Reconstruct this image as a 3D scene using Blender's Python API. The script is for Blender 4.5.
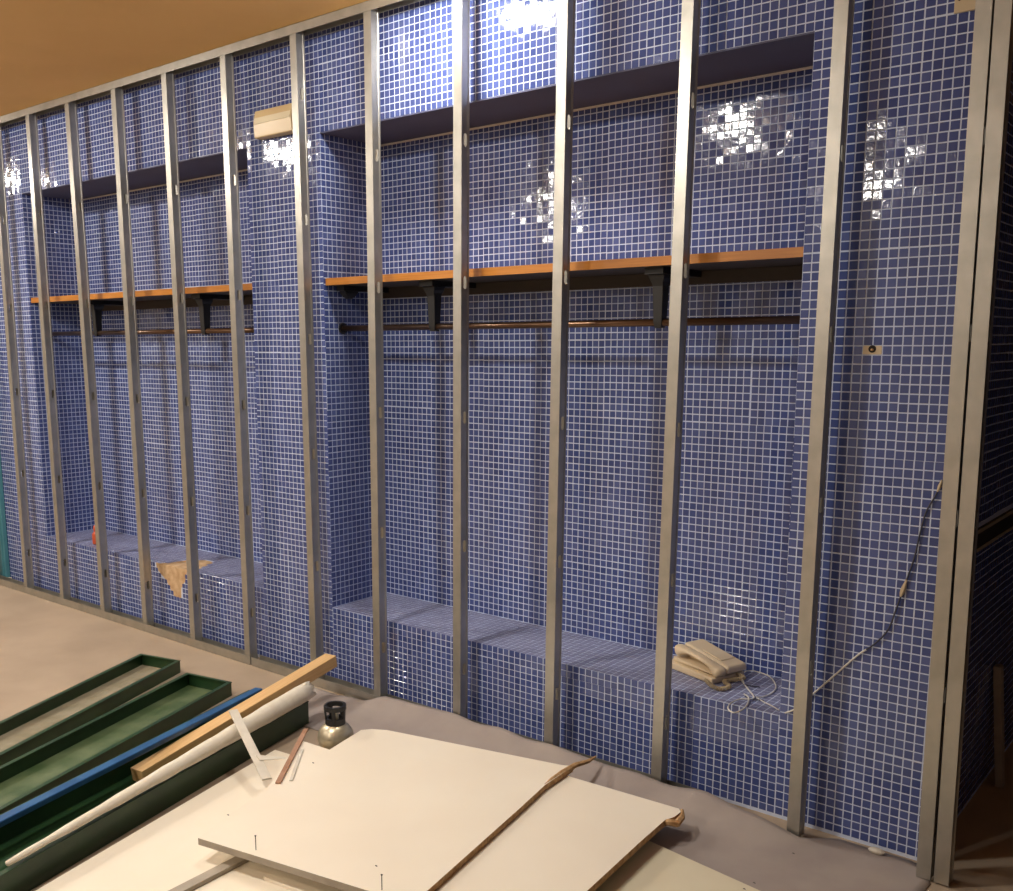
import bpy, bmesh, math, random
import numpy as np
from mathutils import Vector, Matrix
random.seed(7); rng = np.random.default_rng(7)
for o in list(bpy.data.objects): bpy.data.objects.remove(o)
SC = bpy.context.scene
COL = SC.collection

# ------------------------------------------------------------------ camera
F, CX, CY = 993.6, 453.6, 508.6              # focal length and principal point in pixels of 1013 x 891
YAW, PIT, ROL = .70247, .16619, -.00577
CAM = Vector((1.3874, -2.8185, 1.5))
fwd = Vector((-math.sin(YAW)*math.cos(PIT), math.cos(YAW)*math.cos(PIT), -math.sin(PIT)))
rgt = Vector((math.cos(YAW), math.sin(YAW), 0)); upv = rgt.cross(fwd)
r2 = rgt*math.cos(ROL)+upv*math.sin(ROL); u2 = -rgt*math.sin(ROL)+upv*math.cos(ROL)
cd = bpy.data.cameras.new('camera'); cam = bpy.data.objects.new('camera', cd); COL.objects.link(cam)
cam.matrix_world = Matrix(((r2.x, u2.x, -fwd.x, CAM.x), (r2.y, u2.y, -fwd.y, CAM.y), (r2.z, u2.z, -fwd.z, CAM.z), (0, 0, 0, 1)))
cd.sensor_fit = 'HORIZONTAL'; cd.sensor_width = 36; cd.lens = 36*F/1013
cd.shift_x = (506.5-CX)/1013; cd.shift_y = (CY-445.5)/1013; cd.clip_start = .05
SC.camera = cam
# ------------------------------------------------------------------ world and exposure
w = bpy.data.worlds.new('world'); SC.world = w; w.use_nodes = True
w.node_tree.nodes['Background'].inputs[0].default_value = (1, .9, .78, 1)
w.node_tree.nodes['Background'].inputs[1].default_value = 0.0
vs = SC.view_settings; vs.view_transform = 'Standard'; vs.look = 'None'; vs.gamma = 1; vs.use_curve_mapping = False
vs.exposure = 1.58
# ceiling downlights of the room: x, y, emission strength
LAMPS = [(-.99, -.25, 46), (-3.80, -1.36, 125), (-1.25, -1.95, 125), (-1.3, -5.0, 135), (-6.1, -.85, 110), (-3.9, -4.0, 125)]
LAMP_COL = (1, .95, .87)

# ------------------------------------------------------------------ pixel helpers (a pixel is a direction only)
def ray(x, y): return fwd + r2*((x-CX)/F) - u2*((y-CY)/F)
def hz(x, y, z): d = ray(x, y); return CAM + d*((z-CAM.z)/d.z)
def hy(x, y, Y): d = ray(x, y); return CAM + d*((Y-CAM.y)/d.y)

# ------------------------------------------------------------------ materials
def nd(nt, t, **kw):
    n = nt.nodes.new(t)
    for k, v in kw.items(): setattr(n, k, v)
    return n
def mat(name, col, rough=.6, metal=0, col2=None, scale=8, bump=0, bscale=60, detail=4, stretch=None, spec=.5, lo=.35, hi=.65):
    m = bpy.data.materials.new(name); m.use_nodes = True; nt = m.node_tree
    b = nt.nodes['Principled BSDF']
    b.inputs['Roughness'].default_value = rough; b.inputs['Metallic'].default_value = metal
    b.inputs['Specular IOR Level'].default_value = spec
    b.inputs['Base Color'].default_value = (*col, 1)
    tc = nd(nt, 'ShaderNodeTexCoord'); src = tc.outputs['Object']
    if stretch:
        mp = nd(nt, 'ShaderNodeMapping'); mp.inputs['Scale'].default_value = stretch
        nt.links.new(src, mp.inputs['Vector']); src = mp.outputs['Vector']
    if col2:
        n = nd(nt, 'ShaderNodeTexNoise'); n.inputs['Scale'].default_value = scale; n.inputs['Detail'].default_value = detail
        r = nd(nt, 'ShaderNodeValToRGB')
        r.color_ramp.elements[0].position = lo; r.color_ramp.elements[1].position = hi
        r.color_ramp.elements[0].color = (*col, 1); r.color_ramp.elements[1].color = (*col2, 1)
        nt.links.new(src, n.inputs['Vector']); nt.links.new(n.outputs['Fac'], r.inputs['Fac']); nt.links.new(r.outputs['Color'], b.inputs['Base Color'])
    if bump:
        n2 = nd(nt, 'ShaderNodeTexNoise'); n2.inputs['Scale'].default_value = bscale; n2.inputs['Detail'].default_value = 3
        bp = nd(nt, 'ShaderNodeBump'); bp.inputs['Strength'].default_value = bump; bp.inputs['Distance'].default_value = .002
        nt.links.new(src, n2.inputs['Vector']); nt.links.new(n2.outputs['Fac'], bp.inputs['Height']); nt.links.new(bp.outputs['Normal'], b.inputs['Normal'])
    return m
def tile_mat(name='blue_glass_mosaic', dust_pale=0, rough=.075):
    m = bpy.data.materials.new(name); m.use_nodes = True; nt = m.node_tree
    b = nt.nodes['Principled BSDF']; b.inputs['Roughness'].default_value = rough; b.inputs['IOR'].default_value = 1.52
    a = nd(nt, 'ShaderNodeAttribute', attribute_name='tint')
    mx = nd(nt, 'ShaderNodeValToRGB'); e = mx.color_ramp.elements
    D = (.25, .25, .38)  # lilac grey mixed into the tile colours for a paler variant
    def cc(*c): return (*[c[i]*(1-dust_pale)+D[i]*dust_pale for i in range(3)], 1)
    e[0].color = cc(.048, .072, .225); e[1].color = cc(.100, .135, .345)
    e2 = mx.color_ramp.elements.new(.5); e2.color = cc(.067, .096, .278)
    nt.links.new(a.outputs['Fac'], mx.inputs['Fac'])
    tc = nd(nt, 'ShaderNodeNewGeometry')
    n = nd(nt, 'ShaderNodeTexNoise'); n.inputs['Scale'].default_value = 85; n.inputs['Detail'].default_value = 2
    bp = nd(nt, 'ShaderNodeBump'); bp.inputs['Strength'].default_value = .45; bp.inputs['Distance'].default_value = .0006
    nt.links.new(tc.outputs['Position'], n.inputs['Vector']); nt.links.new(n.outputs['Fac'], bp.inputs['Height'])
    nt.links.new(bp.outputs['Normal'], b.inputs['Normal']); nt.links.new(mx.outputs['Color'], b.inputs['Base Color'])
    return m
def emit_mat(name, col, s):
    m = bpy.data.materials.new(name); m.use_nodes = True; b = m.node_tree.nodes['Principled BSDF']
    b.inputs['Base Color'].default_value = (*col, 1); b.inputs['Emission Color'].default_value = (*col, 1); b.inputs['Emission Strength'].default_value = s
    return m
M = dict(
 tile=tile_mat(), tile_pale=tile_mat('pale_blue_mosaic', .68, .36),  # second one is paler and rougher, for the ledge tops
 grout=mat('pale_grout', (.58, .66, .86), .85, col2=(.66, .74, .92), scale=5, bump=.3, bscale=300),
 plaster=mat('wall_paint', (.62, .56, .48), .9, col2=(.56, .50, .43), scale=3),
 ceiling=mat('ochre_ceiling', (.80, .50, .19), .85, col2=(.75, .46, .17), scale=2),
 floor=mat('beige_concrete', (.42, .325, .235), .75, col2=(.345, .265, .19), scale=2.2, detail=8, bump=.25, bscale=40),
 zinc=mat('galvanised_steel', (.50, .485, .44), .40, .85, col2=(.42, .41, .37), scale=14, bump=.05, bscale=90),
 paper=mat('grey_floor_paper', (.31, .262, .245), .85, col2=(.37, .315, .285), scale=5, bump=.4, bscale=22),
 melamine=mat('cream_melamine', (.92, .84, .70), .45, col2=(.89, .80, .66), scale=3, bump=.04, bscale=30),
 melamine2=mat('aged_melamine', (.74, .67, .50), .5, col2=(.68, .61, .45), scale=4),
 chip=mat('raw_chipboard', (.62, .39, .19), .9, col2=(.40, .22, .09), scale=60, bump=.8, bscale=140),
 edge=mat('grey_board_edge', (.42, .37, .30), .7, col2=(.36, .31, .25), scale=20),
 green=mat('dark_green_enamel', (.012, .040, .014), .38, col2=(.020, .060, .020), scale=9),
 green_in=mat('dusty_green_enamel', (.045, .085, .030), .5, col2=(.13, .17, .085), scale=7, detail=6),
 dust_pale=mat('dust_covered_enamel', (.30, .26, .18), .8, col2=(.22, .19, .12), scale=12, detail=6),
 blue=mat('blue_paint', (.018, .085, .23), .4, col2=(.03, .12, .29), scale=15),
 pine=mat('pine_wood', (.78, .52, .25), .6, col2=(.66, .40, .17), scale=7, stretch=(1.2, 22, 22), lo=.3, hi=.7),
 shelf=mat('orange_varnished_wood', (.52, .21, .035), .35, col2=(.44, .165, .025), scale=6, stretch=(1, 25, 25)),
 under=mat('dark_brown_board', (.055, .04, .03), .6),
 black=mat('black_painted_metal', (.012, .012, .013), .45),
 rail=mat('brown_metal_tube', (.16, .095, .06), .28, .85),
 white=mat('crumpled_white_paper', (.80, .74, .62), .8, col2=(.74, .67, .55), scale=25, bump=.6, bscale=50),
 strip=mat('white_plastic_strip', (.70, .65, .56), .55, col2=(.62, .57, .48), scale=20),
 pink=mat('pinkish_wood_strip', (.46, .26, .17), .7, col2=(.36, .19, .11), scale=20, stretch=(1, 1, 6)),
 steel=mat('worn_steel_bottle', (.62, .57, .44), .36, .65, col2=(.45, .38, .24), scale=16, bump=.35, bscale=30),
 beige=mat('beige_plastic', (.78, .64, .44), .45, col2=(.73, .585, .39), scale=12),
 beige2=mat('pale_beige_plastic', (.62, .50, .33), .4),
 cream=mat('cream_lamp_housing', (.66, .50, .27), .35),
 lens=mat('pale_gloss_streak', (.85, .76, .56), .12),  # pale tone that paints the highlight on the emergency light
 mortar=mat('exposed_mortar', (.66, .47, .28), .95, col2=(.50, .31, .16), scale=28, detail=6, bump=1, bscale=60),
 soffit=mat('dark_painted_soffit', (.085, .095, .18), .7, col2=(.075, .083, .16), scale=4),
 navy=mat('navy_low_bounce', (.035, .04, .09), .6),  # for unseen passage walls, coloured dark to keep bounce light low
 hole=mat('dark_hole', (.01, .008, .006), .9),
 cable=mat('grey_white_cable', (.72, .69, .63), .5),
 dcable=mat('dark_cable', (.05, .05, .07), .5),
 coil=mat('beige_coiled_cord', (.60, .48, .29), .5),
 teal=mat('teal_paint', (.07, .24, .30), .45, col2=(.09, .28, .34), scale=6),
 orange=mat('orange_plastic', (.58, .09, .03), .35),
 nail=mat('dark_nail_steel', (.06, .05, .045), .4, .8),
 bandp=mat('pale_border_strip', (.42, .36, .28), .5),
 darkband=mat('dark_border_band', (.03, .028, .03), .5),
 lampwhite=mat('white_lamp_ring', (.8, .78, .74), .4),
 lamp=emit_mat('lamp_glow', LAMP_COL, 1),
)
# ------------------------------------------------------------------ object helpers
def tag(o, label=None, cat=None, group=None, kind=None):
    if label: o['label'] = label
    if cat: o['category'] = cat
    if group: o['group'] = group
    if kind: o['kind'] = kind
    return o
def link(name, me, parent=None, loc=None, rot=None):
    o = bpy.data.objects.new(name, me); COL.objects.link(o)
    if loc is not None: o.location = loc
    if rot is not None: o.rotation_euler = rot
    if parent: o.parent = parent
    return o
def thing(name, loc, label, cat, group=None, rot=None):
    return tag(link(name, None, None, loc, rot), label, cat, group)
class MB:
    def __init__(s): s.v = []; s.f = []; s.m = []
    def add(s, vs, fs, mi=0):
        k = len(s.v); s.v += [tuple(v) for v in vs]; s.f += [tuple(i+k for i in f) for f in fs]; s.m += [mi]*len(fs); return s
    def box(s, x0, y0, z0, x1, y1, z1, mi=0, skew=None):
        v = [(x, y, z) for z in (z0, z1) for y in (y0, y1) for x in (x0, x1)]
        return s.add(v, [(0, 2, 3, 1), (4, 5, 7, 6), (0, 1, 5, 4), (2, 6, 7, 3), (0, 4, 6, 2), (1, 3, 7, 5)], mi)
    def prism(s, poly, z0, z1, top=0, side=0, dz=None):
        """poly: xy list counter-clockwise; side: material index or one per edge; dz(x,y) lifts the sheet"""
        n = len(poly); g = dz or (lambda x, y: 0)
        v = [(x, y, z0+g(x, y)) for x, y in poly]+[(x, y, z1+g(x, y)) for x, y in poly]
        s.add(v, [tuple(range(n, 2*n)), tuple(range(n-1, -1, -1))], top)
        for i in range(n):
            j = (i+1) % n; s.f.append(tuple(len(s.v)-2*n+k for k in (i, j, n+j, n+i))); s.m.append(side[i] if isinstance(side, (list, tuple)) else side)
        return s
    def tube(s, pts, rad, n=8, mi=0, cap=True):
        pts = [Vector(p) for p in pts]; N = len(pts); r = rad if hasattr(rad, '__len__') else [rad]*N
        base = len(s.v); prev = None
        for i, p in enumerate(pts):
            t = (pts[min(i+1, N-1)]-pts[max(i-1, 0)]).normalized()
            a = (Vector((0, 0, 1)) if abs(t.z) < .9 else Vector((1, 0, 0))) if prev is None else prev
            a = (a-t*a.dot(t)).normalized(); prev = a; b = t.cross(a)
            for k in range(n):
                q = 2*math.pi*k/n; s.v.append(tuple(p+(a*math.cos(q)+b*math.sin(q))*r[i]))
        for i in range(N-1):
            for k in range(n):
                s.f.append((base+i*n+k, base+i*n+(k+1) % n, base+(i+1)*n+(k+1) % n, base+(i+1)*n+k)); s.m.append(mi)
        if cap:
            s.f.append(tuple(base+k for k in range(n-1, -1, -1))); s.f.append(tuple(base+(N-1)*n+k for k in range(n))); s.m += [mi, mi]
        return s
    def lathe(s, prof, n=24, mi=0, c=(0, 0)):
        base = len(s.v)
        for r, z in prof:
            for k in range(n):
                q = 2*math.pi*k/n; s.v.append((c[0]+r*math.cos(q), c[1]+r*math.sin(q), z))
        for i in range(len(prof)-1):
            for k in range(n):
                s.f.append((base+i*n+k, base+i*n+(k+1) % n, base+(i+1)*n+(k+1) % n, base+(i+1)*n+k)); s.m.append(mi)
        return s
    def build(s, name, mats, parent=None, loc=None, rot=None, bevel=0, smooth=False, solid=0, subd=0):
        me = bpy.data.meshes.new(name); me.from_pydata(s.v, [], s.f)
        for m in (mats if isinstance(mats, (list, tuple)) else [mats]): me.materials.append(M[m])
        me.polygons.foreach_set('material_index', s.m)
        if smooth: me.polygons.foreach_set('use_smooth', [True]*len(s.f))
        me.update()
        o = link(name, me, parent, loc, rot)
        if solid: md = o.modifiers.new('solid', 'SOLIDIFY'); md.thickness = solid; md.offset = 0
        if bevel: md = o.modifiers.new('bevel', 'BEVEL'); md.width = bevel; md.segments = 2; md.limit_method = 'ANGLE'
        if subd: md = o.modifiers.new('subd', 'SUBSURF'); md.levels = subd; md.render_levels = subd
        return o
def spline(P, k=8):
    P = [Vector(p) for p in P]; out = []
    for i in range(len(P)-1):
        a, b, c, d = P[max(i-1, 0)], P[i], P[i+1], P[min(i+2, len(P)-1)]
        for j in range(k):
            t = j/k; out.append(.5*((2*b)+(c-a)*t+(2*a-5*b+4*c-d)*t*t+(3*b-a-3*c+d)*t**3))
    return out+[P[-1]]

# ------------------------------------------------------------------ main measures (metres)
PX, PZ = .0265, .0263                    # mosaic pitch
XE = .70                                 # outer corner of the tiled block
NR1 = XE-17*PX; NR0 = NR1-77*PX          # niche with the telephone
NL1 = NR0-18*PX; NL0 = NL1-77*PX         # far niche
XL = NL0-48*PX
YF = .10; YB = YF+13*PX                  # tile faces: front plane, back of niches
ZB = .353; ZS = ZB+76*PZ; ZC = 2.752     # bench top, soffit, ceiling
Z0 = ZB-13*PZ
ZR = .340                                # top of the telephone bench
G = .0010                                # grout lies this far behind the tile faces

# ------------------------------------------------------------------ room shell
fl = MB().box(-7.6, -6.7, -.12, 3.1, 4.1, 0).build('floor', 'floor'); tag(fl, kind='structure')
ce = MB().box(-7.6, -6.7, ZC, 3.1, 4.1, ZC+.12).build('ceiling', 'ceiling'); tag(ce, kind='structure')
tag(MB().box(-7.72, -6.7, 0, -7.6, .6, ZC).build('wall_left', 'plaster'), kind='structure')
tag(MB().box(-7.6, -6.82, 0, 3.1, -6.7, ZC).build('wall_front', 'plaster'), kind='structure')
tag(MB().box(3.1, -6.7, 0, 3.22, 4.1, ZC).build('wall_side', 'navy'), kind='structure')
tag(MB().box(-7.6, .6, 0, XL, .72, ZC).build('wall_rear', 'plaster'), kind='structure')
tag(MB().box(.45, 4.1, 0, 3.1, 4.22, ZC).build('wall_end', 'navy'), kind='structure')
fg, bg = YF+G, YB+G
wb = MB()
wb.box(XL, fg, 0, NL0-G, .6, ZC); wb.box(NL1+G, fg, 0, NR0-G, .6, ZC); wb.box(NR1+G, fg, 0, XE-G, .6, ZC)
ZT = {NL0: ZB, NR0: ZR}
for a, b in ((NL0, NL1), (NR0, NR1)):
    wb.box(a-G, fg, ZS+G, b+G, .6, ZC); wb.box(a-G, bg, 0, b+G, .6, ZS+G)
wall = tag(wb.build('wall_back', 'grout'), kind='structure')
for a, b in ((NL0, NL1), (NR0, NR1)):
    MB().box(a, fg, ZS-.004, b, YB-.010, ZS+G).build('soffit', 'soffit', wall)
    MB().box(a, YB-.010, ZS-.010, b, YB, ZS-.001).build('sealant_bead', 'lampwhite', wall)
wr = tag(MB().box(.45, .6, 0, XE-G, 4.1, ZC).build('wall_right', 'grout'), kind='structure')
benches = []
for a, b, lab in ((NL0, NL1, 'blue mosaic bench ledge with a broken corner of bare mortar'), (NR0, NR1, 'blue mosaic bench ledge carrying the beige telephone')):
    o = MB().box(a-G, fg, 0, b+G, bg, ZT[a]-G).build('tiled_bench', 'grout'); tag(o, lab, 'bench', 'tiled bench ledges'); benches.append(o)

# ------------------------------------------------------------------ mosaic tiles
TW, TH, TT = .0228, .0226, .0040          # tile width, height, depth
def proto():
    h = .5; i = .5-.022
    base = [(-h, -h, 0), (h, -h, 0), (h, h, 0), (-h, h, 0)]; sh = [(-h, -h, .88), (h, -h, .88), (h, h, .88), (-h, h, .88)]
    tp = [(-i, -i, 1), (i, -i, 1), (i, i, 1), (-i, i, 1)]
    v = np.array(base+sh+tp); f = [(k, (k+1) % 4, 4+(k+1) % 4, 4+k) for k in range(4)]+[(4+k, 4+(k+1) % 4, 8+(k+1) % 4, 8+k) for k in range(4)]+[(8, 9, 10, 11)]
    return v, np.array(f)
PV, PF = proto()
def grid(o, u, v, n, nu, nv, pu, pv, skip=None):
    """tile centres on a plane through o: list of (centre, u, v, n); sheets of 11 tiles sit slightly off one another"""
    o, u, v, n = map(np.array, (o, u, v, n)); out = []
    off = {}
    for i in range(nu):
        for j in range(nv):
            k = (i//11, j//11)
            if k not in off: off[k] = rng.normal(0, .0007, 2)
            c = o+u*((i+.5)*pu+off[k][0])+v*((j+.5)*pv+off[k][1])
            if skip and skip(c): continue
            out.append((c, u, v, n))
    return out
def tile_mesh(name, tiles, mt='tile'):
    N = len(tiles); c = np.array([t[0] for t in tiles]); U = np.array([t[1] for t in tiles]); V = np.array([t[2] for t in tiles]); W = np.array([t[3] for t in tiles])
    a = PV[None, :, 0]*TW*(1+rng.normal(0, .012, (N, 1))); b = PV[None, :, 1]*TH*(1+rng.normal(0, .012, (N, 1)))
    h = (PV[None, :, 2]-1)*TT+rng.normal(0, .00012, (N, 1))
    top = (PV[None, :, 2] > .5)
    h = h+top*(a*rng.normal(0, .014, (N, 1))+b*rng.normal(0, .014, (N, 1)))
    co = c[:, None, :]+a[..., None]*U[:, None, :]+b[..., None]*V[:, None, :]+h[..., None]*W[:, None, :]
    f = (PF[None]+12*np.arange(N)[:, None, None]).reshape(-1, 4)
    me = bpy.data.meshes.new(name); me.vertices.add(N*12); me.vertices.foreach_set('co', co.reshape(-1))
    me.loops.add(f.size); me.loops.foreach_set('vertex_index', f.reshape(-1).astype(np.int32))
    me.polygons.add(len(f)); me.polygons.foreach_set('loop_start', np.arange(0, f.size, 4, dtype=np.int32))
    at = me.attributes.new('tint', 'FLOAT', 'POINT'); at.data.foreach_set('value', np.repeat(np.clip(rng.normal(.45, .24, N), 0, 1), 12).astype(np.float32))
    me.polygons.foreach_set('use_smooth', np.zeros(len(f), dtype=bool)); me.materials.append(M[mt]); me.update(); me.validate(); return me
VAR = []
for k in range(24):
    VAR.append(tile_mesh('tile', [(np.zeros(3), np.array((1., 0, 0)), np.array((0, 0, 1.)), np.array((0, -1., 0)))]))
def lay(tiles, parent, single=0, pick=None):
    if single:
        idx = [i for i, t in enumerate(tiles) if pick(t[0], t[3])]
        idx.sort(key=lambda i: (Vector(tiles[i][0])-CAM).length); idx = idx[:single]; S = set(idx)
        for i in idx: link('tile', VAR[random.randrange(24)], parent, Vector(tiles[i][0]))
        tiles = [t for i, t in enumerate(tiles) if i not in S]
    o = link('tile_field', tile_mesh('tile_field', tiles), parent); o['kind'] = 'stuff'
X, Y, Z = (1, 0, 0), (0, 1, 0), (0, 0, 1); nX, nY, nZ = (-1, 0, 0), (0, -1, 0), (0, 0, -1)
SOCK = (XE-10*PX, Z0+55*PZ)               # lower left corner of the two missing tiles around the cable hole
VENT = (XE-3*PX, Z0+88*PZ)
def wskip(c):
    x, y, z = c
    if z > ZC-.012: return True
    for a, b in ((NL0, NL1), (NR0, NR1)):
        if a < x < b and z < ZS: return True
    if SOCK[0] < x < SOCK[0]+2*PX and SOCK[1] < z < SOCK[1]+PZ: return True
    if VENT[0] < x and VENT[1] < z < VENT[1]+2*PZ: return True
    return False
T = grid((XL, YF, Z0), X, Z, nY, int(round((XE-XL)/PX)), 104, PX, PZ, wskip)
for a, b in ((NL0, NL1), (NR0, NR1)):
    q = (ZS-ZT[a])/76
    T += grid((a, YB, ZT[a]), X, Z, nY, 77, 76, PX, q)                      # back of niche
    T += grid((a, YF, ZT[a]), Y, Z, X, 13, 76, PX, q)                       # side facing +x
    T += grid((b, YF, ZT[a]), Y, Z, nX, 13, 76, PX, q)                      # side facing -x
T += grid((XE, YF, Z0), Y, Z, X, 19, 104, PX, PZ, lambda c: c[2] > ZC-.012 or .868 < c[2] < .945)
lay(T, wall, 300, lambda c, n: n[1] == -1 and .40 < c[0] < .67 and .05 < c[2] < 2.3 and c[1] < .2)
lay(grid((XE, .6, Z0), Y, Z, X, 132, 104, PX, PZ, lambda c: c[2] > ZC-.012 or .868 < c[2] < .945), wr)
patchF = [(-3.16, .36), (-3.155, .318), (-3.075, .27), (-3.005, .188), (-2.945, .188), (-2.94, .247), (-2.90, .29), (-2.88, .36)]
patchT = [(-3.16, .09), (-3.10, .131), (-3.08, .237), (-3.003, .30), (-2.92, .30), (-2.845, .15), (-2.88, .09)]
def inside(p, poly):
    x, y = p; r = False; n = len(poly)
    for i in range(n):
        (x0, y0), (x1, y1) = poly[i], poly[(i+1) % n]
        if (y0 > y) != (y1 > y) and x < (x1-x0)*(y-y0)/(y1-y0)+x0: r = not r
    return r
for bo, a in zip(benches, (NL0, NR0)):
    left = a == NL0
    t = grid((a, YF, Z0), X, Z, nY, 77, 13, PX, (ZT[a]-Z0)/13, (lambda c: inside((c[0], c[2]), patchF)) if left else None)
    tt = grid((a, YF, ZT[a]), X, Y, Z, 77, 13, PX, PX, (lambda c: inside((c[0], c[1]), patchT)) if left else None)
    o = link('seat_tile_field', tile_mesh('seat_tile_field', tt, 'tile_pale'), bo); o['kind'] = 'stuff'; o['label'] = 'pale blue mosaic of the ledge top'
    if left: lay(t, bo)
    else: lay(t, bo, 300, lambda c, n: n[1] == -1 and -.09 < c[0] < .25 and c[2] < .36)
# bare mortar of the broken bench corner: a thin uneven bed in place of the tiles
mb = MB(); n = len(patchF)
mb.prism([(x, z) for x, z in patchF], 0, .0006)
mb.v = [(x, YF+.0009-d, min(z, ZB-.001)) for x, z, d in mb.v]
k0 = MB().prism([(x, max(y, YF+.0006)) for x, y in patchT], ZB-.0025, ZB-.0006)
mb.add(k0.v, k0.f); mo = mb.build('mortar_patch', 'mortar', benches[0]); mo['label'] = 'bare beige mortar where tiles broke off'
# dark border trim on the end wall
tr = tag(MB().box(XE-.001, .13, .870, XE+.003, 4.1, .943).build('trim_1', 'darkband'), kind='structure')
for z in (.872, .929): MB().box(XE+.003, .13, z, XE+.006, 4.1, z+.010).build('border_strip', 'bandp', tr)

# ------------------------------------------------------------------ partition frame: tracks and studs
TB, FW, SD = .042, .038, .045             # track flange height, stud flange width, stud depth
def track(name, x0, x1, z0, z1, up, label):
    t = thing(name, (x0, 0, z0), label, 'track'); L = x1-x0; h = z1-z0
    y0, y1 = -.0025, SD+.0025
    zw = (0, .0012) if up else (h-.0012, h)
    MB().box(0, y0, zw[0], L, y1, zw[1]).build('web', 'zinc', t)
    MB().box(0, y0, 0, L, y0+.0012, h).build('flange', 'zinc', t); MB().box(0, y1-.0012, 0, L, y1, h).build('flange', 'zinc', t)
track('floor_track', -5.4, -2.26, .0005, TB, True, 'galvanised floor track on bare concrete, from the teal casing to the joint')
track('floor_track', -2.25, .05, .0005, TB, True, 'galvanised floor track running under the grey paper')
track('ceiling_track', -5.4, .80, ZC-.036, ZC-.0005, False, 'galvanised ceiling track holding the tops of the studs')
def stud_meshes():
    H = ZC-.004-.003; out = {}
    for key, holes in (('a', (.25, .737, 1.224, 1.712, 2.205)), ('b', (.54, 1.03, 1.515, 2.0, 2.49))):
        t = .0012; hw, hh = .009, .023; yc = SD*.55
        fl1 = MB().box(0, 0, .0055, FW, t, H).box(0, t, .0055, t, .009, H)
        fl2 = MB().box(0, SD-t, .003, FW-t, SD, H).box(0, SD-.009, .003, t, SD-t, H)
        wbm = MB(); x = FW-t/2; zz = .003
        def strip(z0, z1):
            ys = [(t, x), (SD*.22, x), (SD*.28, x-.002), (SD*.80, x-.002), (SD*.86, x), (SD, x)]
            for (ya, xa), (yb, xb) in zip(ys, ys[1:]): wbm.add([(xa, ya, z0), (xb, yb, z0), (xb, yb, z1), (xa, ya, z1)], [(0, 1, 2, 3)])
        for z in holes:
            strip(zz, z-.03)
            for ya, yb, xa, xb in ((t, SD*.22, x, x), (SD*.22, SD*.28, x, x-.002), (SD*.80, SD*.86, x-.002, x), (SD*.86, SD, x, x)):
                wbm.add([(xa, ya, z-.03), (xb, yb, z-.03), (xb, yb, z+.03), (xa, ya, z+.03)], [(0, 1, 2, 3)])
            n = 24; R = []; O = []
            y0, y1 = SD*.28, SD*.80
            for k in range(n):
                q = 2*math.pi*k/n; c, s = math.cos(q), math.sin(q)
                O.append((x-.002, (y0+y1)/2+hw*c, z+ (hh-hw)*(1 if s > 1e-6 else -1 if s < -1e-6 else 0)+hw*s))
                m = max(abs(c), abs(s)); R.append((x-.002, (y0+y1)/2+(y1-y0)/2*c/m, z+.03*s/m))
            wbm.add(R+O, [(k, (k+1) % n, n+(k+1) % n, n+k) for k in range(n)])
            zz = z+.03
        strip(zz, H)
        out[key] = (fl1, fl2, wbm)
    return out
SM = stud_meshes(); STUDP = {}
GR = 'galvanised studs of the open partition frame'
def stud(x0, xH, label, kind='a', y=0, name='metal_stud', group=GR):
    t = thing(name, (x0, y, 0), label, 'stud', group, (0, math.atan2(xH-x0, 2.7177), 0))
    if kind not in STUDP:
        a, b, c = SM[kind]
        STUDP[kind] = [a.build('flange', 'zinc', t), b.build('flange', 'zinc', t), c.build('web', 'zinc', t, solid=.0012)]
    else:
        for o in STUDP[kind]:
            c = o.copy(); COL.objects.link(c); c.parent = t
STUDS = [(-4.885, -4.862, 'a', 'steel stud standing in front of the teal casing'),
 (-4.445, -4.415, 'a', 'steel stud next to the teal casing, before the far shelf begins'),
 (-4.013, -4.010, 'a', 'steel stud crossing the end of the far shelf by the dark recess side'),
 (-3.572, -3.598, 'a', 'steel stud with the small orange bottle showing at its edge'),
 (-3.159, -3.163, 'a', 'steel stud between the orange bottle and the broken mortar patch'),
 (-2.735, -2.740, 'a', 'steel stud just beside the bare mortar patch, crossing the far shelf'),
 (-2.301, -2.303, 'a', 'steel stud between the far shelf end and the cream emergency light'),
 (-1.834, -1.846, 'b', 'steel stud covering one end of the cream emergency light'),
 (-1.442, -1.426, 'a', 'steel stud where the grey paper begins, crossing the nearer shelf end'),
 (-1.009, -.986, 'a', 'steel stud just past the bracket nearest the gas bottle'),
 (-.576, -.548, 'a', 'steel stud halfway along the nearer shelf, between its two brackets'),
 (-.140, -.107, 'a', 'steel stud beside the beige telephone, just covering a shelf bracket'),
 (.329, .340, 'b', 'steel stud between the telephone and the small cable hole in the tiles'),
 (.703, .683, 'b', 'steel stud at the tiled corner, inner one of the close pair')]
for x0, xH, k, lab in STUDS: stud(x0, xH, lab, k)
stud(.750, .7255, 'steel stud at the tiled corner, outer one of the close pair', 'b')

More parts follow.
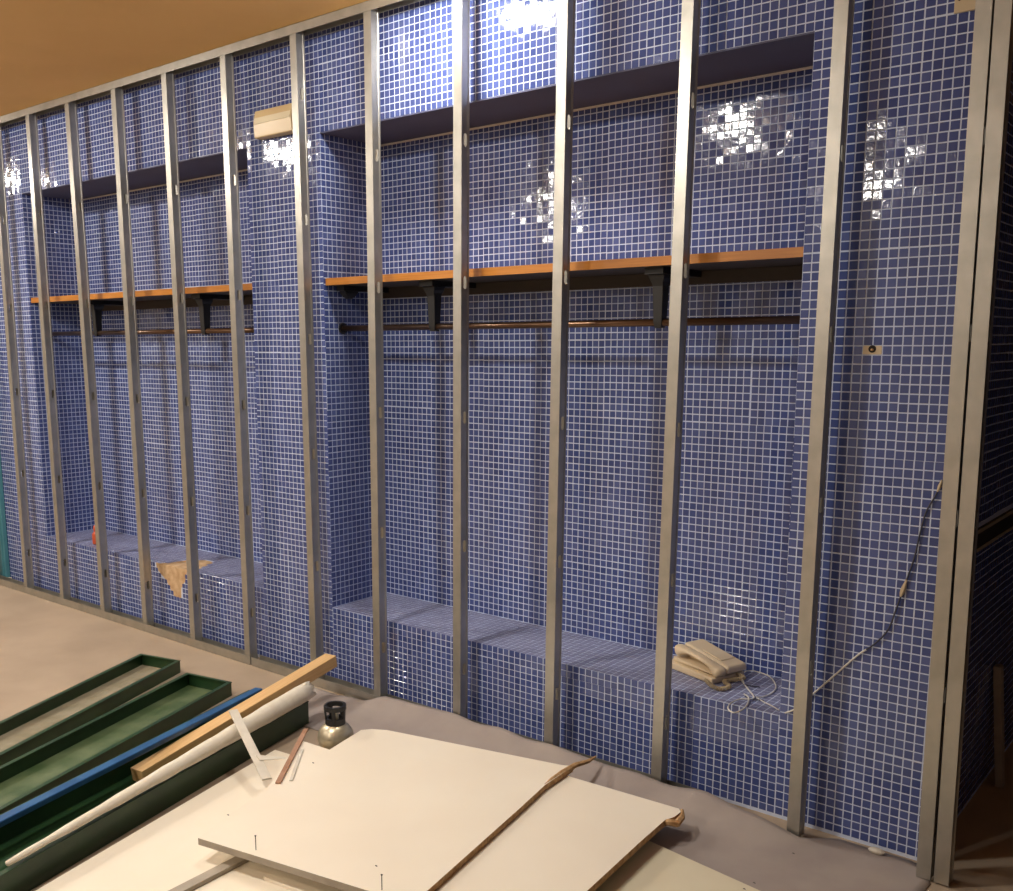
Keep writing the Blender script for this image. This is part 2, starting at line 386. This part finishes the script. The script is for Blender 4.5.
# ------------------------------------------------------------------ coat shelves in the niches
def shelf(a, b, brk, label):
    t = thing('coat_shelf', (a, 0, 1.738), label, 'shelf', 'wooden coat shelves in the niches'); L = b-a
    bd = MB().box(.002, YF+.008, 0, L-.002, YB-.002, .029)
    bd.m = [1, 0, 0, 0, 0, 0]  # bottom face takes the dark brown colour
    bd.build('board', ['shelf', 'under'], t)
    for x in brk:
        x -= a; end = x < .08; yc = YF+.10
        dz = -.052 if end else -.196
        # funnel shaped hanger, wide under the board and narrowing to a cup round the rail
        m = MB(); rows = [(-.0225, .030, .034), (-.036, .027, .031), (-.048, .021, .026), (-.060, .0195, .022), (dz+.02, .016, .017), (dz, .013, .014)] if not end else [(-.0225, .020, .040), (-.034, .018, .034), (-.046, .014, .022), (-.054, .010, .010)]
        v = [(x+sx*w_, yc+sy*d_, z) for z, w_, d_ in rows for sx, sy in ((-1, -1), (1, -1), (1, 1), (-1, 1))]
        f = [(i*4+k, i*4+(k+1) % 4, (i+1)*4+(k+1) % 4, (i+1)*4+k) for i in range(len(rows)-1) for k in range(4)]
        f = [tuple(reversed(q)) for q in f]+[(0, 1, 2, 3), tuple((len(rows)-1)*4+k for k in (3, 2, 1, 0))]
        br = m.add(v, f).build('bracket', 'black', t, bevel=.002)
        MB().box(x-.034 if not end else x-.022, YF+.05, -.022, x+.034 if not end else x+.022, YB-.002, -.0005).build('bracket_arm', 'black', br)
    MB().box(.003, YB-.024, -.045, L-.003, YB-.001, -.001).build('back_strip', 'under', t)  # dark strip below the board, along the niche back
    rl = MB().tube([(.004, YF+.10, -.178), (L-.004, YF+.10, -.178)], .0125, 14).build('hanging_rail', 'rail', t, smooth=True)
    for x in (.002, L-.008): MB().tube([(x, YF+.10, -.178), (x+.006, YF+.10, -.178)], .024, 16).build('rail_flange', 'black', rl)
shelf(NR0, NR1, (-1.745, -1.262, -.262), 'orange wooden coat shelf with brown rail above the telephone bench')
shelf(NL0, NL1, (-3.76, -2.767), 'orange wooden coat shelf with brown rail above the broken bench')

# ------------------------------------------------------------------ things on the wall
t = thing('emergency_light', (-2.158, YF, 2.368), 'cream emergency light box on the blue pier between the niches', 'light')
L = .245; m = MB()
pr = [(0, 0), (-.040, .0), (-.044, .003), (-.048, .060), (-.038, .110), (-.034, .113), (0, .113)]
n = len(pr); m.add([(0, y, z) for y, z in pr]+[(L, y, z) for y, z in pr], [tuple(range(n)), tuple(range(2*n-1, n-1, -1))]+[(i, n+i, n+(i+1) % n, (i+1) % n) for i in range(n)])
m.build('housing', 'cream', t, bevel=.003)
MB().add([(.006, -.0510, .056), (L-.006, -.0510, .056), (L-.006, -.0455, .082), (.006, -.0455, .082), (.006, -.047, .056), (L-.006, -.047, .056), (L-.006, -.0405, .082), (.006, -.0405, .082)], [(0, 1, 2, 3), (7, 6, 5, 4), (0, 4, 5, 1), (3, 2, 6, 7), (0, 3, 7, 4), (1, 5, 6, 2)]).build('streak_band', 'lens', t)  # pale glossy band painting in the specular streak along the ridge
t = thing('cable_outlet', (SOCK[0], YF, SOCK[1]), 'small pale plate with a round black cable hole among the tiles', 'outlet')
MB().box(.001, -.0005, .001, 2*PX-.001, G, PZ-.001).build('plate', 'beige2', t, bevel=.0004)
m = MB(); m.tube([(PX, -.0012, PZ*.62), (PX, -.0004, PZ*.62)], .0105, 18); m.build('hole', 'hole', t)
m = MB(); m.tube([(PX+.003, -.0042, PZ*.5), (PX-.002, -.0012, PZ*.55)], .0032, 8); m.build('wire_end', 'chip', t)
t = thing('blank_plate', (VENT[0]-.008, YF, VENT[1]-.002), 'beige blank cover plate high on the tiled pier by the corner', 'cover plate')
MB().box(0, -.006, 0, 3*PX, G, .062).build('cover', 'beige2', t, bevel=.002)
MB().tube([(.012, -.0075, .031), (.012, -.006, .031)], .003, 10).build('screw', 'nail', t)
cs = thing('door_casing', (-5.02, YF, 0), 'teal painted upright casing on the mosaic near the bare floor', 'casing')
MB().box(0, -.03, .003, .20, -.001, 2.1).build('casing_board', 'teal', cs, bevel=.004)
MB().box(.02, -.036, .003, .18, -.03, 2.08).build('panel', 'teal', cs, bevel=.003)

# phone line running up the pier from the bench
wp = [(.2693, .094, .3545), (.3059, .094, .3797), (.3525, .094, .4357), (.4148, .094, .5097), (.4776, .094, .5848), (.52, .093, .625), (.5564, .092, .6757), (.575, .092, .74), (.5893, .093, .7992), (.605, .093, .86), (.6144, .094, .904), (.6328, .094, 1.0197), (.6571, .094, 1.0781), (.6694, .094, 1.1207)]
sp = spline(wp, 6)
ln = thing('phone_line', sp[0], 'thin loose phone cable climbing the tiled pier from the bench', 'cable')
def sub(a, b): return [p-sp[0] for p in sp[a:b]]
MB().tube(sub(0, 28), .0028, 6).build('pale_length', 'cable', ln, smooth=True)
MB().tube(sub(27, 74), .0024, 6).build('dark_length', 'dcable', ln, smooth=True)
MB().tube(sub(73, 79), [.002, .004, .005, .004, .003, .002], 6).build('frayed_end', 'beige2', ln, smooth=True)
MB().tube([p-sp[0] for p in sp[46:52]], [.003, .006, .007, .006, .004, .003], 6).build('tape_wrap', 'beige2', ln)

# ------------------------------------------------------------------ telephone on the bench
PO = hz(673.5, 667, ZR)+Vector((-.004, -.012, 0)); DL = PO-Vector((-.213, .264, 0)); DL.z = 0
A = math.atan2(-.32, .948)
ph = thing('telephone', (PO.x, PO.y, ZR+.0015), 'beige desk telephone with coiled cord on the tiled bench', 'telephone', None, (0, 0, A))
a, b = .222, .150
def wedge(x0, x1, y0, y1, z00, z01, zl, zr, inset=0):
    return MB().add([(x0, y0, z00), (x1, y0, z00), (x1, y1, z00), (x0, y1, z00), (x0+inset, y0+inset, zl), (x1-inset, y0+inset, zr), (x1-inset, y1-inset, zl*0+zr), (x0+inset, y1-inset, zl)],
        [(3, 2, 1, 0), (4, 5, 6, 7), (0, 1, 5, 4), (1, 2, 6, 5), (2, 3, 7, 6), (3, 0, 4, 7)])
wedge(-.012, a-.01, -.012, b-.005, 0, 0, .028, .020).build('base', 'beige', ph, bevel=.005)
wedge(.004, a, .050, b, .026, .02, .088, .052, .004).build('body', 'beige', ph, bevel=.008)
wedge(.006, a-.004, .006, .056, .028, .02, .042, .030).build('cradle', 'beige', ph, bevel=.004)
# handset: two end lobes joined by an arched grip
hs = MB(); N = 21; rows = []
for i in range(N):
    u = i/(N-1); x = .0+u*(a+.004); z = .076-.036*u
    lob = math.exp(-((u-.10)/.10)**2)+math.exp(-((u-.90)/.10)**2); lob = min(lob, 1)
    zt = z+.011+.004*math.sin(math.pi*u); zbt = z-.004-.024*lob+.004*math.sin(math.pi*u); hwid = .019+.008*lob
    e = .55 if i in (0, N-1) else 1
    zc = (zt+zbt)/2; rows.append([(x, .028+hwid*e*cy, zc+(zt-zbt)/2*e*cz) for cy, cz in ((-1, -.7), (-.7, -1), (.7, -1), (1, -.7), (1, .55), (.6, 1), (-.6, 1), (-1, .55))])
v = [p for r in rows for p in r]; f = []
for i in range(N-1):
    for k in range(8): f.append((i*8+k, i*8+(k+1) % 8, (i+1)*8+(k+1) % 8, (i+1)*8+k))
f += [tuple(range(7, -1, -1)), tuple((N-1)*8+k for k in range(8))]
hs.add(v, [tuple(reversed(q)) for q in f]).build('handset', 'beige', ph, smooth=True, subd=1)
kp = MB().box(.075, .070, .0715, .165, .135, .0755).build('keypad_panel', 'beige', ph, (0, 0, 0))
kp.rotation_euler = (0, math.atan2(.036, .210), 0); kp.location = (-.002, 0, .0155)
# coiled cord (in world coordinates, then made local)
inv = (Matrix.Translation((PO.x, PO.y, ZR+.0015)) @ Matrix.Rotation(A, 4, 'Z')).inverted()
ax = spline([Vector(p)+DL for p in [(-.03, .232, ZR+.028), (-.044, .199, ZR+.012), (.0, .155, ZR+.0085), (.035, .150, ZR+.0085), (.045, .19, ZR+.0085), (.012, .222, ZR+.010), (.03, .262, ZR+.009), (.05, .293, ZR+.012), (.02, .30, ZR+.02)]], 40)
co = []
for i in range(len(ax)-1):
    t_ = (ax[i+1]-ax[i]).normalized(); s_ = Vector((-t_.y, t_.x, 0)).normalized(); q = i*2*math.pi/6
    co.append(inv @ (ax[i]+s_*.0065*math.cos(q)+Vector((0, 0, 1))*.0065*math.sin(q)))
MB().tube(co, .0017, 5).build('coiled_cord', 'coil', ph, smooth=True)
def bp(L): return [Vector((*hz(x, y, ZR+.004).xy, ZR+.004+dz_)) for x, y, dz_ in L]
cb = bp([(737, 675, .012), (742, 681, 0), (748, 689, 0), (754, 697, 0), (750, 700, .003), (741, 700, .003), (732, 703, .002), (728, 708, 0), (733, 712.5, 0), (741, 710.5, 0), (747, 705, 0), (748.5, 699, .004), (744, 696, .007)])
MB().tube([inv @ p for p in spline(cb, 10)], .0026, 6).build('line_cable', 'cable', ph, smooth=True)
cb = bp([(744, 683, .002), (741, 678, .008), (747, 672, .004), (758, 672, 0), (770, 677, 0), (776, 686, 0), (772, 693, 0), (762, 697, 0), (756, 698, .003)])
MB().tube([inv @ p for p in spline(cb, 10)], .0022, 6).build('line_cable', 'cable', ph, smooth=True)
cb = bp([(757, 698, .0), (764, 702, 0), (772, 706, 0), (779, 710, 0)])
MB().tube([inv @ p for p in spline(cb, 10)], .0022, 6).build('line_cable', 'cable', ph, smooth=True)
for pts_ in ([(744, 684.5, 0), (752, 686, 0), (760, 687, 0)], [(745, 696, 0), (752, 699, 0), (764, 700.5, 0)]):
    MB().tube([inv @ p for p in spline(bp(pts_), 6)], .002, 6).build('wire_offcut', 'dcable', ph)

ob = thing('orange_bottle', (-3.86, .165, ZB+.0005), 'small orange plastic bottle standing on the far bench', 'bottle')
MB().lathe([(0, 0), (.020, 0), (.022, .006), (.022, .058), (.018, .066), (.010, .074), (.010, .080)], 18).build('body', 'orange', ob, smooth=True)
MB().lathe([(.013, .080), (.014, .084), (.013, .104), (.006, .112), (0, .112)], 16).build('cap', 'orange', ob, smooth=True)

# ------------------------------------------------------------------ floor paper
xs = np.linspace(-1.80, .74, 90); ys = np.linspace(0, 1, 22)
hk = [(-1.8, .0), (-1.62, .0), (-1.5, .006), (-1.38, .05), (-1.1, .066), (-.55, .062), (-.15, .052), (.06, .060), (.16, .052), (.26, .036), (.33, .022), (.38, .010), (.42, .0), (.74, .0)]
fr = [(-1.8, -.34), (-.4, -.36), (.07, -.36), (.49, -.50), (.74, -.56)]
bk = [(-1.8, -.03), (-1.5, -.012), (-1.38, -.0085), (.372, -.0085), (.40, .03), (.44, .082), (.66, .085), (.70, .07), (.74, -.01)]
def interp(tb, x): return float(np.interp(x, [p[0] for p in tb], [p[1] for p in tb]))
V = []; 
for i, x in enumerate(xs):
    h = interp(hk, x)+.004*math.sin(x*23)*(1 if -1.3 < x < .2 else 0); yb = interp(bk, x); yf = interp(fr, x)+.008*math.sin(x*9)
    for j, s in enumerate(ys):
        # from the edge leaning on the studs down to flat on the floor
        y = yb+(yf-yb)*s; d = (yb-y)
        V.append((x+.006*math.sin(5*s+x*3), y, .0020+h*math.exp(-(d/.065)**1.6)+(.0022*(1+math.sin(x*31+s*9))*math.exp(-s*2) if x < .2 else .0006*(1+math.sin(x*31+s*9)))))
n = len(ys); FF = [(i*n+j, (i+1)*n+j, (i+1)*n+j+1, i*n+j+1) for i in range(len(xs)-1) for j in range(n-1)]
pp = MB().add(V, [tuple(reversed(q)) for q in FF]).build('floor_paper', 'paper', smooth=True, solid=.0012)
tag(pp, 'grey protective paper laid along the foot of the studs', 'paper')
lump = MB().lathe([(0, 0), (.014, .001), (.017, .007), (.010, .014), (0, .016)], 9).build('plaster_lump', 'strip', None, (.575, .066, .0038), bevel=.001); lump.scale = (1.5, .8, 1)
tag(lump, 'small white plaster lump at the foot of the tiled pier', 'rubble')
lump = MB().lathe([(0, 0), (.022, .001), (.026, .010), (.016, .026), (0, .03)], 9).build('plaster_lump', 'strip', None, (-4.80, .085, .0)); lump.scale = (1.2, .45, 1)
tag(lump, 'white plaster lump at the foot of the teal casing', 'rubble')

# ------------------------------------------------------------------ green trays
def tray(far_l, far_r, near, h, length, label, inner, name='metal_tray'):
    fl_, fr_, nr = Vector(far_l), Vector(far_r), Vector(near)      # far corners of the rim and a point along the far-right side
    d = (nr-fr_).normalized(); wv = fr_-fl_; wd = abs(wv.dot(Vector((-d.y, d.x))))
    sk = wv.dot(d)                                                   # skew of the far end
    t = thing(name, (fl_.x, fl_.y, .0005), label, 'tray', 'dark green metal trays on the floor', (0, 0, math.atan2(d.y, d.x)))
    W = wd; e = .004; s = sk
    def P(u, v, z): return (u+s*v/W, v, z)
    def bar(name, u0, u1, v0, v1, z0, z1, mt='green'):
        MB().add([P(u0, v0, z0), P(u1, v0, z0), P(u1, v1, z0), P(u0, v1, z0), P(u0, v0, z1), P(u1, v0, z1), P(u1, v1, z1), P(u0, v1, z1)],
          [(3, 2, 1, 0), (4, 5, 6, 7), (0, 1, 5, 4), (1, 2, 6, 5), (2, 3, 7, 6), (3, 0, 4, 7)]).build(name, mt, t, bevel=.0012)
    Lr = length
    bar('tray_floor', 0, Lr, 0, W, 0, .004, 'green')
    bar('floor_lining', e, Lr-e, e, W-e, .004, .006, inner)
    bar('side_wall', 0, Lr, 0, e, .004, h); bar('side_wall', 0, Lr, W-e, W, .004, h)
    bar('end_wall', 0, e, e, W-e, .004, h); bar('end_wall', Lr-e, Lr, e, W-e, .004, h)
    bar('rim', 0, Lr, -.004, .016, h, h+.004); bar('rim', 0, Lr, W-.016, W+.004, h, h+.004); bar('rim', 0, .014, .016, W-.016, h, h+.004)
    return t, d, W
h = .055
tray(hz(141.2, 653.6, h+.004).xy, hz(180, 660.3, h+.004).xy, hz(0, 755, h+.004).xy, h, 1.75, 'dark green metal tray with a dusty beige floor, beside bare concrete', 'dust_pale')
h = .058
tray(hz(187.6, 672.6, h+.004).xy, hz(231.4, 681.8, h+.004).xy, hz(0, 809.6, h+.004).xy, h, 1.7, 'dark green metal tray with a scratched green floor, middle of the three', 'green_in')
h = .090; hC = h+.004
tC, dC, WC = tray(hz(249.6, 690, hC).xy, hz(308.3, 701, hC).xy, hz(28, 891, .004).xy, h, 1.6, 'tall dark green metal tray carrying the batten and the paper roll', 'green')

def beam(name, p0, p1, wd, ht, label, cat, m, bevel=.003, tilt=0):
    """p0,p1: centre line of the underside"""
    p0, p1 = Vector(p0), Vector(p1); d = p1-p0; L = d.length
    o = MB().box(0, -wd/2, 0, L, wd/2, ht).build(name, m, None, p0, None, bevel=bevel)
    X_ = d.normalized(); Y_ = Vector((0, 0, 1)).cross(X_).normalized(); Z_ = X_.cross(Y_)
    R = Matrix((X_, Y_, Z_)).transposed() @ Matrix.Rotation(tilt, 3, 'X'); o.rotation_mode = 'QUATERNION'; o.rotation_quaternion = R.to_quaternion()
    return tag(o, label, cat)
zb_ = hC+.0055
p1 = hz(253, 692, zb_+.015); p0 = hz(0, 820, zb_+.015); e = (p0-p1).normalized()
beam('blue_bar', (p0.x+e.x*.45, p0.y+e.y*.45, zb_), (p1.x-e.x*.04, p1.y-e.y*.04, zb_), 0.036, .020, 'long blue painted bar lying along the rim of the tall tray', 'bar', 'blue')
wa = hz(138, 776, .032); wb_ = hz(332, 661, .165)
beam('wooden_batten', (wa.x, wa.y, .0085), (wb_.x, wb_.y, .1465), .060, .050, 'pale pine batten lying in the tall tray with its end overhanging', 'timber', 'pine', .002)
# paper roll, slim at one end, torn at the other
ra = hz(7, 862, .115); rb = hz(308, 693, .125)
R0 = Vector((ra.x, ra.y, hC+.016)); R1 = Vector((rb.x, rb.y, hC+.042)); m = MB(); N = 22
pts = [R0.lerp(R1, i/(N-1)) for i in range(N)]; rad = [.008+.027*min(1, (i/(N-1))*1.15)+.0012*math.sin(i*2.3) for i in range(N)]
m.tube([p-R0 for p in pts], rad, 14, cap=True)
for k in range(14):
    i = (N-1)*14+k; q = m.v[i]; dd = (R1-R0).normalized(); j = random.uniform(-.022, .022)
    m.v[i] = (q[0]+dd.x*j, q[1]+dd.y*j, q[2]+dd.z*j)
pr_ = thing('paper_roll', R0, 'cream rolled paper tube with a torn end resting on the tall tray', 'paper roll')
m.build('roll', 'white', pr_, smooth=True)
c = R1-R0
MB().tube([c-dd*.06+Vector((.0, 0, .018)), c-dd*.02+Vector((0, 0, .026)), c+dd*.012+Vector((.004, 0, .02))], [.012, .014, .006], 7).build('torn_flap', 'white', pr_, smooth=True)

# ------------------------------------------------------------------ boards on the floor
def board(name, pix, z1, th, extra, label, mats, side, split=None):
    top = [tuple(hz(x, y, z1).xy) for x, y in pix]+extra
    return top
zP0, zP3, zP2, zP1 = .020, .020, .075, .096
def sheet(name, poly, z0, z1, label, face, sides, parts=None):
    area = sum(poly[i][0]*poly[(i+1) % len(poly)][1]-poly[(i+1) % len(poly)][0]*poly[i][1] for i in range(len(poly)))
    sd = sides if isinstance(sides, list) else [sides]*len(poly)
    if area < 0: poly = poly[::-1]; sd = sd[::-1]; sd = sd[1:]+sd[:1]
    c = poly[0]
    o = MB().prism([(x-c[0], y-c[1]) for x, y in poly], 0, z1-z0, 0, sd).build(name, [face, 'edge', 'chip'], None, (c[0], c[1], z0))
    return tag(o, label, 'board', 'chipboard sheets stacked on the floor')
P0 = [(-1.40, -.50), (-1.095, -1.86), (-.30, -1.75), (-.52, -.42), (-1.13, -.575), (-1.16, -.545)]
P0 = [(-1.36, -.60), (-1.085, -1.80), (-.35, -1.72), (-.56, -.52)]
sheet('panel_board', P0, .0045, zP0, 'cream board flat on the floor along the tall green tray', 'melamine', 1)
P3 = [(-.40, -.29), tuple(hz(645, 839, zP3).xy), tuple(hz(761, 891, zP3).xy), (.66, -.42), (.55, -1.5), (-.34, -1.45)]
sheet('panel_board', P3, .0045, zP3, 'greyish cream board flat on the floor, shaded by the board above', 'melamine2', 1)
# battens that carry the upper boards
for (x0, y0, x1, y1, lb) in ((-.80, -.55, -.62, -.98, 'short batten hidden under the largest board of the stack'), (-.28, -.40, -.12, -1.15, 'short batten hidden under the board with the chipped corner')):
    beam('support_batten', (x0, y0, .0205), (x1, y1, .0205), .05, .0335, lb, 'timber', 'pine')
P2 = [(-.86, -.36), tuple(hz(568, 776, zP2).xy), tuple(hz(679, 808.6, zP2).xy), tuple(hz(681, 812, zP2).xy), tuple(hz(674, 817, zP2).xy), tuple(hz(665, 820, zP2).xy), tuple(hz(640, 842, zP2).xy), tuple(hz(587, 891, zP2).xy), (.12, -1.10), (-.70, -1.02)]
b2 = sheet('panel_board', P2, zP2-.0205, zP2, 'cream board with a chipped brown corner, under the largest board', 'melamine', [1, 1, 2, 2, 2, 2, 2, 2, 1, 1])
P1p = [(198, 838), (267, 788), (303, 741), (329.5, 749.6), (361, 730), (372, 729), (387, 730), (562, 765), (573, 766), (545, 785), (520, 808), (427, 891)]
P1 = [tuple(hz(x, y, zP1).xy) for x, y in P1p]+[(-.205, -1.125)]
b1 = sheet('panel_board', P1, zP2+.0005, zP1, 'largest cream board on top of the stack, one splintered brown edge', 'melamine', [1]*7+[2]*4+[1, 1])
# splintered brown ends
def splinter(parent, pix, z, sizes, h):
    m = MB(); loc = parent.location
    P = [hz(x, y, z) for x, y in pix]
    m.tube([Vector((p.x, p.y, z+random.uniform(-.002, .003)))-loc for p in P], sizes, 6)
    m.build('splintered_edge', 'chip', parent, bevel=.001)['label'] = 'raw brown splintered chipboard'
splinter(b1, [(543, 787), (552, 780), (562, 773), (575, 766), (588, 761), (596, 757)], zP1-.006, [.006, .009, .011, .010, .008, .003], .02)
splinter(b2, [(662, 822), (668, 823), (677, 823), (682, 817), (682, 811)], zP2-.010, [.006, .011, .012, .010, .006], .02)
# nails and specks on the largest board
for (x, y, lab) in ((256, 850, 'upright dark nail in the largest board, near the grey strip'), (382, 890, 'upright dark nail in the largest board, near the splintered edge')):
    p = hz(x, y, zP1); m = MB().tube([(0, 0, -.004), (0, 0, .042)], .0013, 6); m.tube([(0, 0, .042), (0, 0, .0435)], .003, 8)
    tag(m.build('nail', 'nail', None, (p.x, p.y, zP1)), lab, 'nail', 'nails in the largest board')
for (x, y, z, lb) in ((228, 815, zP0, 'dark chip on the cream board beside the tall tray'), (313, 763, zP1, 'dark chip on the largest board near the gas bottle'), (295, 771, zP1, 'dark chip beside the short pale strip on the largest board'), (376, 866, zP1, 'dark chip on the largest board beside an upright nail'), (754, 883, zP3, 'dark chip on the greyish cream floor board'), (744, 889, zP3, 'dark chip on the greyish cream floor board'), (793, 855, .0, 'dark chip on the grey paper by the stud')):
    p = hz(x, y, z); m = MB().add([(-.004, -.001, 0), (.005, -.002, 0), (.004, .002, 0), (0, .0005, .0025)], [(2, 1, 0), (0, 1, 3), (1, 2, 3), (2, 0, 3)])
    tag(m.build('debris_chip', 'nail', None, (p.x, p.y, z+.0003 if z else .0052)), lb, 'debris', 'dark chips on the boards')
# scraps near and under the largest board
p0 = hz(182, 889, .03); p1 = hz(244, 857, .03); d = (p1-p0).normalized()
beam('steel_strip', (p0.x-d.x*.25, p0.y-d.y*.25, zP0+.0005), (p1.x+d.x*.08, p1.y+d.y*.08, zP0+.0005), .034, .014, 'grey metal strip sliding under the largest board', 'strip', 'edge', .001)
p0 = hz(268, 874, .03); p1 = hz(312, 890, .03)
beam('board_scrap', (p0.x, p0.y, zP0+.0005), (p1.x+.12, p1.y+.01, zP0+.0005), .035, .010, 'pale offcut strip under the edge of the largest board', 'strip', 'melamine', .001)
# leaning strips at the tall tray
def leaner(name, pa, za, pb, zb2, w1, th, label, m):
    a_, b_ = hz(*pa, za), hz(*pb, zb2); return beam(name, a_, b_, w1, th, label, 'strip', m, .001)
l1 = leaner('plastic_strip', (267, 780), .098, (233, 711), .190, .032, .006, 'white strip leaning on the tall tray and the paper roll', 'strip')
m = MB().add([(.10, -.004, .006), (.13, .0, .006), (.080, -.088, .010), (.076, -.085, .012), (.10, -.004, .010), (.13, .0, .012), (.080, -.088, .014)], [(0, 1, 2, 3), (4, 6, 5), (0, 4, 5, 1), (1, 5, 6, 2), (0, 3, 4), (3, 6, 4), (2, 6, 3)])
m.build('splinter', 'strip', l1)
leaner('wood_strip', (278, 784), .0968, (306, 730), .0985, .018, .006, 'pinkish wood strip lying along the notched edge of the largest board', 'pink')
leaner('plastic_strip', (291, 781), .0968, (302, 750), .0968, .012, .003, 'short pale strip beside the pinkish wood strip', 'strip')

# ------------------------------------------------------------------ gas bottle
g = thing('gas_bottle', (-1.180, -.462, .0045), 'small worn steel gas bottle with a black collar on the grey paper', 'gas bottle')
prof = [(0, .002), (.036, .002), (.040, .008)]
for k in range(13):
    q = -1.05+k*(1.05+1.12)/12; prof.append((.067*math.cos(q), .070+.062*math.sin(q)))
prof.append((.022, .127)); prof.append((0, .128))
MB().lathe(prof, 32).build('body', 'steel', g, smooth=True)
MB().lathe([(.013, .125), (.013, .155), (.009, .158), (.009, .172), (0, .174)], 16).build('valve', 'steel', g, smooth=True)
cl = MB()
def ring(z0, z1, r0, r1):
    n = 28; base = len(cl.v)
    for r, z in ((r0, z0), (r1, z0), (r1, z1), (r0, z1)):
        for k in range(n): q = 2*math.pi*k/n; cl.v.append((r*math.cos(q), r*math.sin(q), z))
    for a_ in range(4):
        for k in range(n): cl.f.append((base+a_*n+k, base+a_*n+(k+1) % n, base+((a_+1) % 4)*n+(k+1) % n, base+((a_+1) % 4)*n+k)); cl.m.append(0)
ring(.122, .145, .026, .037); ring(.176, .193, .031, .041)
for k in range(5):
    q = 2*math.pi*k/5+.35; c_, s_ = math.cos(q), math.sin(q)
    P_ = []
    for z, r in ((.142, .034), (.179, .037)):
        for dr in (-.003, .003):
            for ds in (-.007, .007): P_.append(((r+dr)*c_-ds*s_, (r+dr)*s_+ds*c_, z))
    cl.add(P_, [(0, 1, 3, 2), (4, 6, 7, 5), (0, 4, 5, 1), (2, 3, 7, 6), (0, 2, 6, 4), (1, 5, 7, 3)])
cl.build('collar', 'black', g)

# upright offcut against the end wall
us = hz(989, 788, 0)
o = MB().box(-.012, -.02, 0, .012, .02, .42).build('upright_offcut', 'edge', None, (XE+.050, .80, .001), (0, math.radians(-5), 0), bevel=.002)
tag(o, 'short wooden offcut leaning upright on the dark tiled end wall', 'timber')

# ------------------------------------------------------------------ ceiling downlights
for i, (x, y, s) in enumerate(LAMPS):
    t = thing('downlight', (x, y, ZC), 'round white ceiling downlight', 'light', 'ceiling downlights')
    MB().lathe([(0, -.001), (.118, -.001), (.120, -.006), (.118, -.018), (.106, -.018), (.106, -.004)], 32).build('ring', 'lampwhite', t, smooth=True)
    m = MB(); m.lathe([(.1055*math.cos(q), -.016-.052*math.sin(q)) for q in [k*math.pi/16 for k in range(8)]]+[(.001, -.068)], 32)
    m.f = [tuple(reversed(f)) for f in m.f]
    key = 'lamp%d' % i; M[key] = emit_mat('lamp_glow', LAMP_COL, s)
    m.build('dome', key, t, smooth=True)
